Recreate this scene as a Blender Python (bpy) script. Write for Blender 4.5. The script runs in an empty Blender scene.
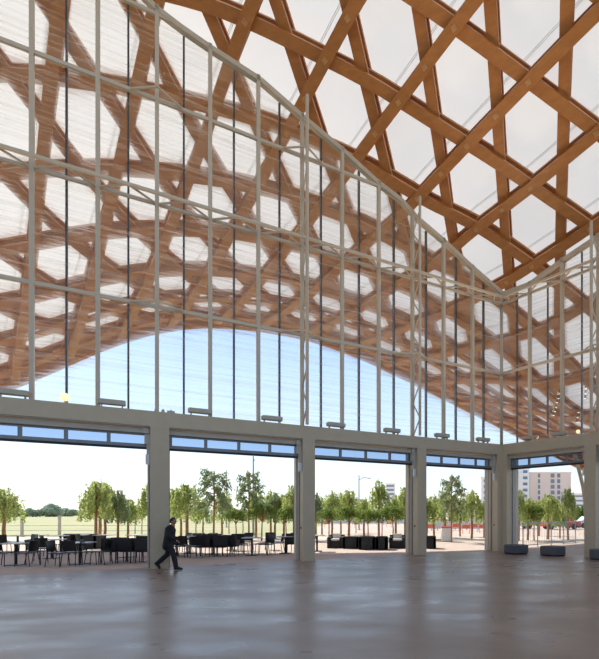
import bpy, bmesh, math, random
import numpy as np
from mathutils import Vector, Matrix
random.seed(7)
SC = bpy.context.scene
COL = SC.collection

# ------------------------------------------------------------------ camera
F, CX, HY, EYE = 467.5, 410.66, 513.5, 1.75      # focal length in px, principal column, horizon row, eye height
cd = bpy.data.cameras.new('camera'); cam = bpy.data.objects.new('camera', cd); COL.objects.link(cam)
cam.location = (0, 0, EYE); cam.rotation_euler = (math.pi/2, 0, 0)
cd.sensor_fit = 'HORIZONTAL'; cd.sensor_width = 36; cd.lens = F/599*36
cd.shift_x = -(CX-299.5)/599; cd.shift_y = (HY-329.5)/599
cd.clip_start = .05; cd.clip_end = 3000
SC.camera = cam

# ------------------------------------------------------------------ world, sun, exposure
w = bpy.data.worlds.new('world'); SC.world = w; w.use_nodes = True
nt = w.node_tree; nt.nodes.clear()
SUN_EL, SUN_AZ = math.radians(42), math.radians(-46)          # azimuth from +Y towards +X
sky = nt.nodes.new('ShaderNodeTexSky'); sky.sky_type = 'NISHITA'; sky.sun_disc = False
sky.sun_elevation = SUN_EL; sky.sun_rotation = SUN_AZ; sky.air_density = 1.0; sky.dust_density = .6; sky.ozone_density = 1.5
geo = nt.nodes.new('ShaderNodeTexCoord'); sep = nt.nodes.new('ShaderNodeSeparateXYZ'); nt.links.new(geo.outputs['Generated'], sep.inputs[0])
haze = nt.nodes.new('ShaderNodeValToRGB'); el = haze.color_ramp.elements      # bright milky haze low down, clear blue higher
el[0].position = 0.0; el[0].color = (.62,.69,.74,1); el[1].position = .55; el[1].color = (.10,.20,.40,1)
e_ = el.new(.12); e_.color = (.55,.67,.78,1)
e_ = el.new(.34); e_.color = (.34,.50,.76,1)
nt.links.new(sep.outputs['Z'], haze.inputs[0])
bg = nt.nodes.new('ShaderNodeBackground'); bg.inputs[1].default_value = .035
bg2 = nt.nodes.new('ShaderNodeBackground'); bg2.inputs[1].default_value = .88
add = nt.nodes.new('ShaderNodeAddShader'); out = nt.nodes.new('ShaderNodeOutputWorld')
nt.links.new(sky.outputs[0], bg.inputs[0]); nt.links.new(haze.outputs[0], bg2.inputs[0])
nt.links.new(bg.outputs[0], add.inputs[0]); nt.links.new(bg2.outputs[0], add.inputs[1]); nt.links.new(add.outputs[0], out.inputs[0])
sd = bpy.data.lights.new('sun', 'SUN'); sd.energy = 5.0; sd.angle = math.radians(1.0); sd.color = (1, .93, .80)
sun = bpy.data.objects.new('sun', sd); COL.objects.link(sun)
sdir = Vector((math.sin(SUN_AZ)*math.cos(SUN_EL), math.cos(SUN_AZ)*math.cos(SUN_EL), math.sin(SUN_EL)))
sun.rotation_euler = sdir.to_track_quat('Z', 'Y').to_euler(); sun.location = sdir*60
vs = SC.view_settings; vs.view_transform = 'Standard'; vs.look = 'None'; vs.gamma = 1; vs.use_curve_mapping = False
vs.exposure = 0.5
try:
    SC.cycles.max_bounces = 8; SC.cycles.transparent_max_bounces = 24; SC.cycles.transmission_bounces = 6; SC.cycles.sample_clamp_indirect = 6
except Exception: pass

# ------------------------------------------------------------------ materials
def mat(name, col, rough=.6, metal=0, spec=.5, noise=0, nscale=8, bump=0, col2=None, emit=None, estr=0, stretch=(1,1,1)):
    m = bpy.data.materials.new(name); m.use_nodes = True
    n = m.node_tree.nodes; l = m.node_tree.links; b = n['Principled BSDF']
    b.inputs['Base Color'].default_value = (*col, 1); b.inputs['Roughness'].default_value = rough; b.inputs['Metallic'].default_value = metal
    b.inputs['Specular IOR Level'].default_value = spec
    if emit: b.inputs['Emission Color'].default_value = (*emit, 1); b.inputs['Emission Strength'].default_value = estr
    if noise or bump or col2:
        tc = n.new('ShaderNodeTexCoord'); mp = n.new('ShaderNodeMapping'); mp.inputs['Scale'].default_value = stretch
        nz = n.new('ShaderNodeTexNoise'); nz.inputs['Scale'].default_value = nscale; nz.inputs['Detail'].default_value = 5
        l.new(tc.outputs['Object'], mp.inputs[0]); l.new(mp.outputs[0], nz.inputs['Vector'])
        rp = n.new('ShaderNodeValToRGB'); rp.color_ramp.elements[0].position = .3; rp.color_ramp.elements[1].position = .7
        c2 = col2 or tuple(c*(1-noise) for c in col)
        rp.color_ramp.elements[0].color = (*c2, 1); rp.color_ramp.elements[1].color = (*col, 1)
        l.new(nz.outputs[0], rp.inputs[0]); l.new(rp.outputs[0], b.inputs['Base Color'])
        if bump:
            bp = n.new('ShaderNodeBump'); bp.inputs['Strength'].default_value = bump; bp.inputs['Distance'].default_value = .02
            l.new(nz.outputs[0], bp.inputs['Height']); l.new(bp.outputs[0], b.inputs['Normal'])
    return m
M = {}
M['plaster'] = mat('painted_render', (.56,.455,.31), .55, noise=.06, nscale=3)
M['wallwhite'] = mat('white_wall', (.78,.74,.66), .7, noise=.04, nscale=2)
M['steel'] = mat('beige_painted_steel', (.60,.485,.345), .4, noise=.05, nscale=4)
M['dsteel'] = mat('dark_mullion_metal', (.045,.04,.035), .4, noise=.1, nscale=4)
M['jamb'] = mat('grey_jamb', (.56,.49,.40), .5, noise=.06, nscale=4)
M['rail'] = mat('door_frame_aluminium', (.22,.225,.235), .4, metal=.2, noise=.05, nscale=6)
M['seal'] = mat('black_rubber', (.015,.015,.016), .6, noise=.1)
M['white'] = mat('white_plastic', (.75,.75,.73), .4, noise=.04)
M['wood'] = mat('laminated_timber', (.50,.195,.052), .45, nscale=2.2, col2=(.40,.15,.038), bump=.05, stretch=(1,1,4))
M['bolt'] = mat('timber_bolt_plate', (.62,.32,.12), .5, noise=.2, nscale=8)
M['black'] = mat('black_weave', (.012,.012,.014), .55, noise=.4, nscale=60, bump=.3)
M['blackmetal'] = mat('black_metal', (.012,.012,.013), .4, noise=.1)
M['bluegrey'] = mat('blue_grey_seat', (.06,.075,.12), .45, noise=.15, nscale=30)
M['tabletop'] = mat('pale_table_top', (.50,.50,.49), .3, noise=.08, nscale=6)
M['cushion'] = mat('off_white_cushion', (.72,.70,.66), .8, noise=.06)
M['suit'] = mat('black_cloth', (.010,.010,.012), .75, noise=.3, nscale=20)
M['skin'] = mat('skin', (.42,.22,.14), .5, noise=.1, nscale=10)
M['hair'] = mat('dark_hair', (.03,.017,.01), .6, noise=.4, nscale=40)
M['bench'] = mat('grey_pouffe_felt', (.11,.11,.12), .8, noise=.15, nscale=20)
M['bark'] = mat('reddish_bark', (.46,.24,.12), .8, noise=.5, nscale=14, bump=.3)
M['lamp_pole'] = mat('galvanised_pole', (.35,.36,.37), .4, metal=.5, noise=.08)
M['orange'] = mat('red_plastic', (.72,.17,.10), .5, noise=.1)
M['peach'] = mat('peach_render', (.95,.74,.60), .8, noise=.05, nscale=.2)
M['cream'] = mat('cream_render', (.93,.90,.84), .8, noise=.05, nscale=.2)
M['winglass'] = mat('window_glass', (.22,.26,.32), .15, noise=.1, nscale=.3)
M['floodbox'] = mat('floodlight_housing', (.50,.44,.34), .5, noise=.05)
M['glow'] = mat('lamp_glow', (1,.85,.6), .5, noise=.02, emit=(1,.68,.30), estr=.9)
M['glint'] = mat('lamp_reflection_glow', (1,.9,.75), .5, noise=.02, emit=(1,.85,.62), estr=1.1)  # emission imitating reflected lamps, for the added dots
M['car_white'] = mat('white_car_paint', (.7,.7,.7), .2, noise=.02)
M['car_blue'] = mat('blue_car_paint', (.10,.22,.38), .2, noise=.02)
M['car_red'] = mat('red_car_paint', (.50,.07,.05), .2, noise=.02)

def floor_mat():
    m = mat('polished_concrete', (.2,.18,.17), .25, spec=.6); n = m.node_tree.nodes; l = m.node_tree.links; b = n['Principled BSDF']; b.inputs['IOR'].default_value = 1.75
    tc = n.new('ShaderNodeTexCoord')
    def nz(sc, det, st=(1,1,1)):
        mp = n.new('ShaderNodeMapping'); mp.inputs['Scale'].default_value = st
        mp.inputs['Rotation'].default_value = (0,0,.35)
        x = n.new('ShaderNodeTexNoise'); x.inputs['Scale'].default_value = sc; x.inputs['Detail'].default_value = det
        l.new(tc.outputs['Object'], mp.inputs[0]); l.new(mp.outputs[0], x.inputs['Vector']); return x
    a = nz(.5, 8, (1,1.6,1)); c = nz(.6, 2, (1,1.8,1))
    r = n.new('ShaderNodeValToRGB'); r.color_ramp.elements[0].position = .35; r.color_ramp.elements[1].position = .68
    r.color_ramp.elements[0].color = (.235,.170,.128,1); r.color_ramp.elements[1].color = (.32,.245,.195,1)
    l.new(a.outputs[0], r.inputs[0]); l.new(r.outputs[0], b.inputs['Base Color'])
    mr = n.new('ShaderNodeMapRange'); mr.inputs['From Min'].default_value = .35; mr.inputs['From Max'].default_value = .65
    mr.inputs['To Min'].default_value = .26; mr.inputs['To Max'].default_value = .40
    l.new(c.outputs[0], mr.inputs[0]); l.new(mr.outputs[0], b.inputs['Roughness'])
    return m
M['floor'] = floor_mat()
M['terrace'] = mat('terrace_gravel', (.52,.44,.39), .9, nscale=1.2, col2=(.46,.385,.34), bump=.1)
M['sand'] = mat('pale_sand', (.62,.50,.41), .95, nscale=.4, col2=(.50,.40,.32))
M['grass'] = mat('dry_grass', (.44,.40,.22), .95, nscale=.15, col2=(.31,.33,.14), stretch=(.4,1,1))
M['kerb'] = mat('pale_paving', (.60,.57,.54), .9, noise=.1, nscale=.5)
def leaf(name, c, c2, tr=.45):
    m = bpy.data.materials.new(name); m.use_nodes = True; n = m.node_tree.nodes; l = m.node_tree.links; n.clear()
    o = n.new('ShaderNodeOutputMaterial'); d = n.new('ShaderNodeBsdfDiffuse'); t = n.new('ShaderNodeBsdfTranslucent'); x = n.new('ShaderNodeMixShader')
    tc = n.new('ShaderNodeTexCoord'); z = n.new('ShaderNodeTexNoise'); z.inputs['Scale'].default_value = 2.5
    r = n.new('ShaderNodeValToRGB'); r.color_ramp.elements[0].position = .35; r.color_ramp.elements[1].position = .65
    r.color_ramp.elements[0].color = (*c2,1); r.color_ramp.elements[1].color = (*c,1)
    l.new(tc.outputs['Object'], z.inputs['Vector']); l.new(z.outputs[0], r.inputs[0])
    l.new(r.outputs[0], d.inputs[0]); l.new(r.outputs[0], t.inputs[0]); x.inputs[0].default_value = tr
    l.new(d.outputs[0], x.inputs[1]); l.new(t.outputs[0], x.inputs[2]); l.new(x.outputs[0], o.inputs[0]); return m
M['leaf_weep'] = leaf('pale_willow_leaf', (.56,.63,.25), (.34,.42,.13))
M['leaf_round'] = leaf('green_leaf', (.29,.38,.12), (.14,.21,.05))
M['leaf_dark'] = leaf('grey_green_leaf', (.36,.43,.24), (.24,.31,.16))
M['leaf_far'] = leaf('hazed_leaf', (.44,.51,.36), (.34,.42,.29), .2)  # distance haze mixed into the leaf colour

def membrane_mat():
    m = bpy.data.materials.new('translucent_membrane'); m.use_nodes = True; n = m.node_tree.nodes; l = m.node_tree.links; n.clear()
    o = n.new('ShaderNodeOutputMaterial'); d = n.new('ShaderNodeBsdfDiffuse'); t = n.new('ShaderNodeBsdfTranslucent'); x = n.new('ShaderNodeMixShader')
    tc = n.new('ShaderNodeTexCoord'); z = n.new('ShaderNodeTexNoise'); z.inputs['Scale'].default_value = .35; z.inputs['Detail'].default_value = 4
    r = n.new('ShaderNodeValToRGB'); r.color_ramp.elements[0].color = (.72,.715,.70,1); r.color_ramp.elements[1].color = (.785,.78,.76,1)
    l.new(tc.outputs['Object'], z.inputs['Vector']); l.new(z.outputs[0], r.inputs[0])
    l.new(r.outputs[0], d.inputs[0]); l.new(r.outputs[0], t.inputs[0]); x.inputs[0].default_value = .43
    l.new(d.outputs[0], x.inputs[1]); l.new(t.outputs[0], x.inputs[2]); l.new(x.outputs[0], o.inputs[0]); return m
M['membrane'] = membrane_mat()

def glass_mat(name, tint, veil, veil_hi, refl=.05, streak=(.10,.10,12)):
    m = bpy.data.materials.new(name); m.use_nodes = True; n = m.node_tree.nodes; l = m.node_tree.links; n.clear()
    o = n.new('ShaderNodeOutputMaterial'); t = n.new('ShaderNodeBsdfTransparent'); t.inputs[0].default_value = (*tint,1)
    rf = n.new('ShaderNodeBsdfRefraction'); rf.inputs['IOR'].default_value = 1.03; rf.inputs['Color'].default_value = (*tint,1); rf.inputs['Roughness'].default_value = 0.0
    v = n.new('ShaderNodeBsdfTranslucent'); v.inputs[0].default_value = (.95,.90,.84,1)
    g = n.new('ShaderNodeBsdfGlossy'); g.inputs['Roughness'].default_value = .05
    tc = n.new('ShaderNodeTexCoord'); mp = n.new('ShaderNodeMapping'); mp.inputs['Scale'].default_value = streak
    z = n.new('ShaderNodeTexNoise'); z.inputs['Scale'].default_value = 1.0; z.inputs['Detail'].default_value = 4
    l.new(tc.outputs['Object'], mp.inputs[0]); l.new(mp.outputs[0], z.inputs['Vector'])
    mr = n.new('ShaderNodeMapRange'); mr.inputs['From Min'].default_value = .42; mr.inputs['From Max'].default_value = .68
    mr.inputs['To Min'].default_value = veil; mr.inputs['To Max'].default_value = veil_hi; l.new(z.outputs[0], mr.inputs[0])
    bp = n.new('ShaderNodeBump'); bp.inputs['Strength'].default_value = 1.0; bp.inputs['Distance'].default_value = .06
    l.new(z.outputs[0], bp.inputs['Height']); l.new(bp.outputs[0], rf.inputs['Normal'])
    x0 = n.new('ShaderNodeMixShader'); x0.inputs[0].default_value = .35 if veil > .02 else 0
    l.new(t.outputs[0], x0.inputs[1]); l.new(rf.outputs[0], x0.inputs[2])
    x1 = n.new('ShaderNodeMixShader'); l.new(mr.outputs[0], x1.inputs[0]); l.new(x0.outputs[0], x1.inputs[1]); l.new(v.outputs[0], x1.inputs[2])
    fr = n.new('ShaderNodeFresnel'); fr.inputs[0].default_value = 1.3
    x2 = n.new('ShaderNodeMixShader'); l.new(fr.outputs[0], x2.inputs[0]); l.new(x1.outputs[0], x2.inputs[1]); l.new(g.outputs[0], x2.inputs[2])
    l.new(x2.outputs[0], o.inputs[0]); return m
M['glass'] = glass_mat('streaked_facade_glass', (.97,.98,.98), .05, .30)
M['tint'] = glass_mat('blue_tinted_door_glass', (.62,.70,.82), .0, .01)

# ------------------------------------------------------------------ mesh helpers
class MB:
    def __init__(s): s.v=[]; s.f=[]
    def add(s, vs, fs):
        o=len(s.v); s.v += [tuple(v) for v in vs]; s.f += [tuple(i+o for i in f) for f in fs]; return s
    def hexa(s, p):   # 8 points: bottom 4 ccw, top 4 ccw
        return s.add(p, [(3,2,1,0),(4,5,6,7),(0,1,5,4),(1,2,6,5),(2,3,7,6),(3,0,4,7)])
    def box(s, c, d, rz=0):
        cx,cy,cz=c; x,y,z=d[0]/2,d[1]/2,d[2]/2; ca,sa=math.cos(rz),math.sin(rz)
        q=[(-x,-y),(x,-y),(x,y),(-x,y)]
        return s.hexa([(cx+a*ca-b*sa, cy+a*sa+b*ca, cz-z) for a,b in q]+[(cx+a*ca-b*sa, cy+a*sa+b*ca, cz+z) for a,b in q])
    def bevbox(s, c, d, b, rz=0):   # chamfered box
        cx,cy,cz=c; x,y,z=d[0]/2,d[1]/2,d[2]/2; ca,sa=math.cos(rz),math.sin(rz)
        def ring(ix,iz):
            X,Y=x-ix,y-ix; k=b*.6
            q=[(-X+k,-Y),(X-k,-Y),(X,-Y+k),(X,Y-k),(X-k,Y),(-X+k,Y),(-X,Y-k),(-X,-Y+k)]
            return [(cx+a*ca-e*sa, cy+a*sa+e*ca, cz+iz) for a,e in q]
        rs=[ring(b,-z),ring(0,-z+b),ring(0,z-b),ring(b,z)]
        vs=sum(rs,[]); fs=[tuple(range(7,-1,-1)), tuple(range(24,32))]
        for r in range(3):
            for i in range(8): j=(i+1)%8; fs.append((r*8+i,r*8+j,r*8+8+j,r*8+8+i))
        return s.add(vs,fs)
    def prism(s, poly, z0, z1):
        n=len(poly); vs=[(x,y,z0) for x,y in poly]+[(x,y,z1) for x,y in poly]
        return s.add(vs,[tuple(range(n-1,-1,-1)),tuple(range(n,2*n))]+[(i,(i+1)%n,(i+1)%n+n,i+n) for i in range(n)])
    def tube(s, pts, r, n=8, cap=True):
        pts=[Vector(p) for p in pts]; rs=r if isinstance(r,(list,tuple)) else [r]*len(pts); vs=[]; fs=[]
        for i,p in enumerate(pts):
            t=(pts[min(i+1,len(pts)-1)]-pts[max(i-1,0)]).normalized()
            up=Vector((0,0,1)) if abs(t.z)<.95 else Vector((1,0,0))
            a=t.cross(up).normalized(); b=a.cross(t).normalized()
            for k in range(n):
                g=2*math.pi*k/n; vs.append(p+(a*math.cos(g)+b*math.sin(g))*rs[i])
        for i in range(len(pts)-1):
            for k in range(n): q=(k+1)%n; fs.append((i*n+k,i*n+q,i*n+n+q,i*n+n+k))
        if cap: fs.append(tuple(range(n-1,-1,-1))); fs.append(tuple(range((len(pts)-1)*n,len(pts)*n)))
        return s.add(vs,fs)
    def bar(s, a, b, w, h=None):   # rectangular bar between points, w horizontal, h vertical-ish
        a=Vector(a); b=Vector(b); h=h or w; t=(b-a).normalized()
        up=Vector((0,0,1)) if abs(t.z)<.95 else Vector((.87,.5,0))
        x=t.cross(up).normalized()*w/2; y=x.cross(t).normalized()*h/2
        return s.hexa([a-x-y,a+x-y,a+x+y,a-x+y,b-x-y,b+x-y,b+x+y,b-x+y])
    def lathe(s, prof, c=(0,0,0), n=20):
        vs=[]; fs=[]
        for r,z in prof:
            for k in range(n): g=2*math.pi*k/n; vs.append((c[0]+r*math.cos(g),c[1]+r*math.sin(g),c[2]+z))
        for i in range(len(prof)-1):
            for k in range(n): q=(k+1)%n; fs.append((i*n+k,i*n+q,i*n+n+q,i*n+n+k))
        fs.append(tuple(range(n-1,-1,-1))); fs.append(tuple(range((len(prof)-1)*n,len(prof)*n)))
        return s.add(vs,fs)
    def build(s, name, m, parent=None, smooth=False, origin=None):
        me=bpy.data.meshes.new(name); me.from_pydata(s.v,[],s.f); me.validate()
        if origin is not None: me.transform(Matrix.Translation(-Vector(origin)))
        bm=bmesh.new(); bm.from_mesh(me); bmesh.ops.recalc_face_normals(bm, faces=bm.faces); bm.to_mesh(me); bm.free()
        if smooth: me.polygons.foreach_set('use_smooth',[True]*len(me.polygons))
        me.materials.append(m if not isinstance(m,str) else M[m])
        o=bpy.data.objects.new(name,me); COL.objects.link(o)
        if origin is not None: o.location=origin
        if parent: o.parent=parent
        return o
def tag(o, label=None, cat=None, group=None, kind=None):
    if label: o['label']=label
    if cat: o['category']=cat
    if group: o['group']=group
    if kind: o['kind']=kind
    return o
def empty(name, loc=(0,0,0), rz=0):
    o=bpy.data.objects.new(name,None); COL.objects.link(o); o.location=loc; o.rotation_euler=(0,0,rz); o.empty_display_size=.2; return o
def copy_tree(o, parent=None):
    c=o.copy(); COL.objects.link(c); c.parent=parent
    for ch in [x for x in o.children]: copy_tree(ch,c)
    return c
ORD=['','first','second','third','fourth','fifth','sixth','seventh','eighth','ninth','tenth','eleventh','twelfth','thirteenth','fourteenth','fifteenth','sixteenth','seventeenth','eighteenth','nineteenth','twentieth']
def nth(i,n,a='from the left'):
    return 'leftmost' if i==1 and a=='from the left' else (ORD[i]+' '+a if i<len(ORD) else str(i)+'th '+a)
def ground(u,v,z=0):      # photo pixel of a point on level z -> place on the ground
    Y=F*(EYE-z)/(v-HY); return Vector(((u-CX)/F*Y,Y,z))
def atdepth(u,Y,z=0): return Vector(((u-CX)/F*Y,Y,z))

# ------------------------------------------------------------------ facade frame of reference
C0=Vector((.19539*12.5*EYE,12.5*EYE,0))
def unit(x,y): v=Vector((x,y,0)); return v.normalized()
DIR={'m':-unit(1222-CX,F),'r':-unit(-30-CX,F)}
NRM={'m':Vector((-DIR['m'].y,DIR['m'].x,0)),'r':Vector((-DIR['r'].y,DIR['r'].x,0))}
for k in NRM:
    if NRM[k].dot(-C0)<0: NRM[k]=-NRM[k]
def fp(s,t,d=0,z=0): return C0+DIR[s]*t+NRM[s]*d+Vector((0,0,z))
def mit(d):   # corner of the two planes offset by d
    a=C0+NRM['m']*d; b=C0+NRM['r']*d; u,v=DIR['m'],DIR['r']; w_=b-a; den=u.x*v.y-u.y*v.x
    return a+u*((w_.x*v.y-w_.y*v.x)/den)
def tmit(s,d): return (mit(d)-C0-NRM[s]*d).dot(DIR[s])
def t_at(s,u,d):
    r=(u-CX)/F; p=C0+NRM[s]*d; q=DIR[s]; return (r*p.y-p.x)/(q.x-r*q.y)
def z_at(s,u,v,d):
    return EYE+(HY-v)*fp(s,t_at(s,u,d),d).y/F
def fbox(mb,s,t0,t1,d0,d1,z0,z1):
    p=[fp(s,t0,d0),fp(s,t1,d0),fp(s,t1,d1),fp(s,t0,d1)]
    return mb.prism([(q.x,q.y) for q in p],z0,z1)
LINT0,LINT1=4.50,4.98
TM,TR=24.0,9.3
D_G=-.45
# ---- floor and ground
a,b,c=fp('m',TM,-.4),mit(-.4),fp('r',TR+5,-.4)
back=-14
poly=[(a.x,a.y),(b.x,b.y),(c.x,c.y),(c.x+2,back),(a.x-3,back)]
tag(MB().prism(poly,-.3,0).build('floor','floor'),kind='structure')
g=MB(); o1=[(a.x,a.y),(b.x,b.y),(c.x,c.y)]
g.prism([(a.x,a.y),(b.x,b.y),(c.x,c.y),(60,c.y),(60,31),(-60,31),(-60,a.y)][::-1],-.3,-.015)
tag(g.build('terrace_paving','terrace'),kind='structure')
tag(MB().prism([(-60,31),(60,31),(60,35.5),(-60,35.5)],-.35,-.02).build('pale_path','kerb'),kind='structure')
tag(MB().prism([(-60,35.5),(-7,35.5),(-12,60),(-110,900),(-900,900),(-60,60)],-.4,-.03).build('dry_lawn','grass'),kind='structure')
tag(MB().prism([(-7,35.5),(60,35.5),(700,900),(-110,900),(-12,60)],-.4,-.03).build('sandy_ground','sand'),kind='structure')
# ---- lintels (corner-mitred)
for s,T,nm in (('m',TM,'wall_left'),('r',TR,'wall_right')):
    p=[mit(0),fp(s,T,0),fp(s,T,-1),mit(-1)]
    tag(MB().prism([(q.x,q.y) for q in p],LINT0,LINT1).build(nm,'plaster'),kind='structure')
# unseen hall walls; back and end kept low so sky light brightens the hall
a=fp('m',TM,0); c=fp('r',TR,0)
def slab(name,p,q,z0,z1,th=.3):
    t=(Vector(q)-Vector(p)).normalized(); n=Vector((-t.y,t.x))*th/2
    P=[Vector(p)+n,Vector(q)+n,Vector(q)-n,Vector(p)-n]
    return tag(MB().prism([(x.x,x.y) for x in P],z0,z1).build(name,'wallwhite'),kind='structure')
slab('wall_side',(a.x-.2,a.y),(a.x-3,back),0,21)
slab('wall_back',(a.x-3,back),(c.x+2,back),0,3.2)
slab('wall_end',(c.x+2,back),(c.x+.2,c.y),0,7)

# ---- columns
COLS=[('m',-.0,.27,'corner'),('m',4.16,4.60,'a'),('m',9.03,9.49,'b'),('m',13.85,14.38,'c'),('m',18.75,19.25,'d'),('r',4.02,4.5,'e'),('r',8.75,9.25,'f')]
CL={'corner':'square beige column standing in the corner where both glazed facades meet',
 'a':'beige column between the sofa opening and the corner opening',
 'b':'beige column between the walking person opening and the sofa opening',
 'c':'beige column directly behind the walking person',
 'd':'beige column of the long facade beyond the left edge of the photo',
 'e':'beige column at the right edge of the photo beside the pouffe',
 'f':'beige column of the short facade beyond the right edge of the photo'}
for s,t0,t1,k in COLS:
    e=empty('concrete_column',fp(s,(t0+t1)/2,-.3)); tag(e,CL[k],'column')
    L=e.location
    mb=MB()
    if k=='corner':
        p=[mit(0),fp('m',.28,0),fp('m',.28,-.65),mit(-.65),fp('r',.28,-.65),fp('r',.28,0)]
        mb.prism([(q.x,q.y) for q in p],0,LINT0)
    else: fbox(mb,s,t0,t1,0,-.65,0,LINT0)
    o=mb.build('shaft','plaster',origin=L); o.parent=e; o.location=(0,0,0)
    mb=MB()
    if k=='corner':
        p=[mit(-.65),fp('m',.31,-.65),fp('m',.31,-.9),mit(-.9),fp('r',.30,-.9),fp('r',.30,-.65)]
        mb.prism([(q.x,q.y) for q in p],0,LINT0)
    else: fbox(mb,s,t0-.05,t1+.07,-.65,-.9,0,LINT0)
    o=mb.build('jamb','jamb',origin=L); o.parent=e; o.location=(0,0,0)
    mb=MB(); 
    if k=='corner': fbox(mb,s,t1,t1+.02,-.25,-.19,1.18,1.26)
    elif s=='m': fbox(mb,s,t1,t1+.02,-.25,-.19,1.18,1.26)
    else: fbox(mb,s,t0-.02,t0,-.25,-.19,1.18,1.26)
    o=mb.build('key_switch','seal',origin=L); o.parent=e; o.location=(0,0,0)
# ---- raised sectional doors
DOORS=[('m',14.38,18.75,4),('m',9.49,13.85,4),('m',4.60,9.03,4),('m',.28,4.16,4),('r',.28,4.02,4),('r',4.5,8.75,4)]
for i,(s,t0,t1,npn) in enumerate(DOORS):
    e=empty('door_%d'%(i+1),fp(s,(t0+t1)/2,-.35)); tag(e,kind='structure')
    def P(mb,nm,m): o=mb.build(nm,m,origin=e.location); o.parent=e; o.location=(0,0,0); return o
    d0,d1=-.32,-.38
    mb=MB(); fbox(mb,s,t0,t1,d0,d1,3.87,3.97); fbox(mb,s,t0,t1,d0,d1,4.24,4.30)
    W=(t1-t0-.1)/npn
    for k in range(npn+1):
        x=t0+.05+k*W; fbox(mb,s,x-.05,x+.05,d0+.005,d1-.005,3.87,4.30)
    P(mb,'panel_frame','rail')
    for k in range(npn):
        mb=MB(); fbox(mb,s,t0+.05+k*W+.05,t0+.05+(k+1)*W-.05,-.345,-.355,3.97,4.24); P(mb,'pane','tint')
    P(fbox(MB(),s,t0,t1,-.31,-.39,3.80,3.87),'bottom_seal','seal')
    mb=MB(); fbox(mb,s,t0,t1,-.20,-.42,4.30,4.44); fbox(mb,s,t0,t1,-.05,-.16,4.47,4.50)
    P(mb,'head_rail','jamb')
    for te,sg in ((t0,1),(t1,-1)):
        mb=MB(); fbox(mb,s,te,te+sg*.035,-.40,-.46,0,4.30); P(mb,'track','rail')
    mb=MB(); te,sg=(t0,1) if s=='m' else (t1,-1)
    fbox(mb,s,te,te+sg*.16,-.18,-.34,3.95,4.42); fbox(mb,s,te+sg*.04,te+sg*.2,-.12,-.2,4.28,4.46); fbox(mb,s,te,te+sg*.1,-.2,-.3,3.62,3.95)
    P(mb,'track_bracket','jamb')
    mb=MB(); fbox(mb,s,te+sg*.02,te+sg*.13,-.10,-.18,3.30,3.62); P(mb,'sensor_box','white')

# ---- glazed facades
GTOP={'m':[(135,-10),(156,12),(181,31),(210,51),(260,83),(300,118),(340,151),(376,184),(400,202),(416,220),(442,242),(470,268),(501,295)],
      'r':[(503,295),(531,285),(563,262),(599,238)]}
TOPS={}
for s in 'mr':
    pts=sorted((t_at(s,u,D_G),z_at(s,u,v,D_G)) for u,v in GTOP[s])
    if s=='m': pts.append((pts[-1][0]+10,pts[-1][1]+3.5))
    else: pts.append((pts[-1][0]+5,pts[-1][1]+1.2))
    TOPS[s]=pts
def gtop(s,t):
    P=TOPS[s]
    return float(np.interp(t,[p[0] for p in P],[p[1] for p in P]))
tg=tmit('m',D_G)
b_m=(t_at('m',32.5,D_G)-t_at('m',471,D_G))/10; a_m=t_at('m',471,D_G)-b_m
b_r=b_m; a_r=t_at('r',531,D_G)-b_m
LV=[z_at('m',0,278,D_G),z_at('m',0,161,D_G),z_at('m',90,77,D_G),z_at('m',118,0,D_G)]
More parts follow.
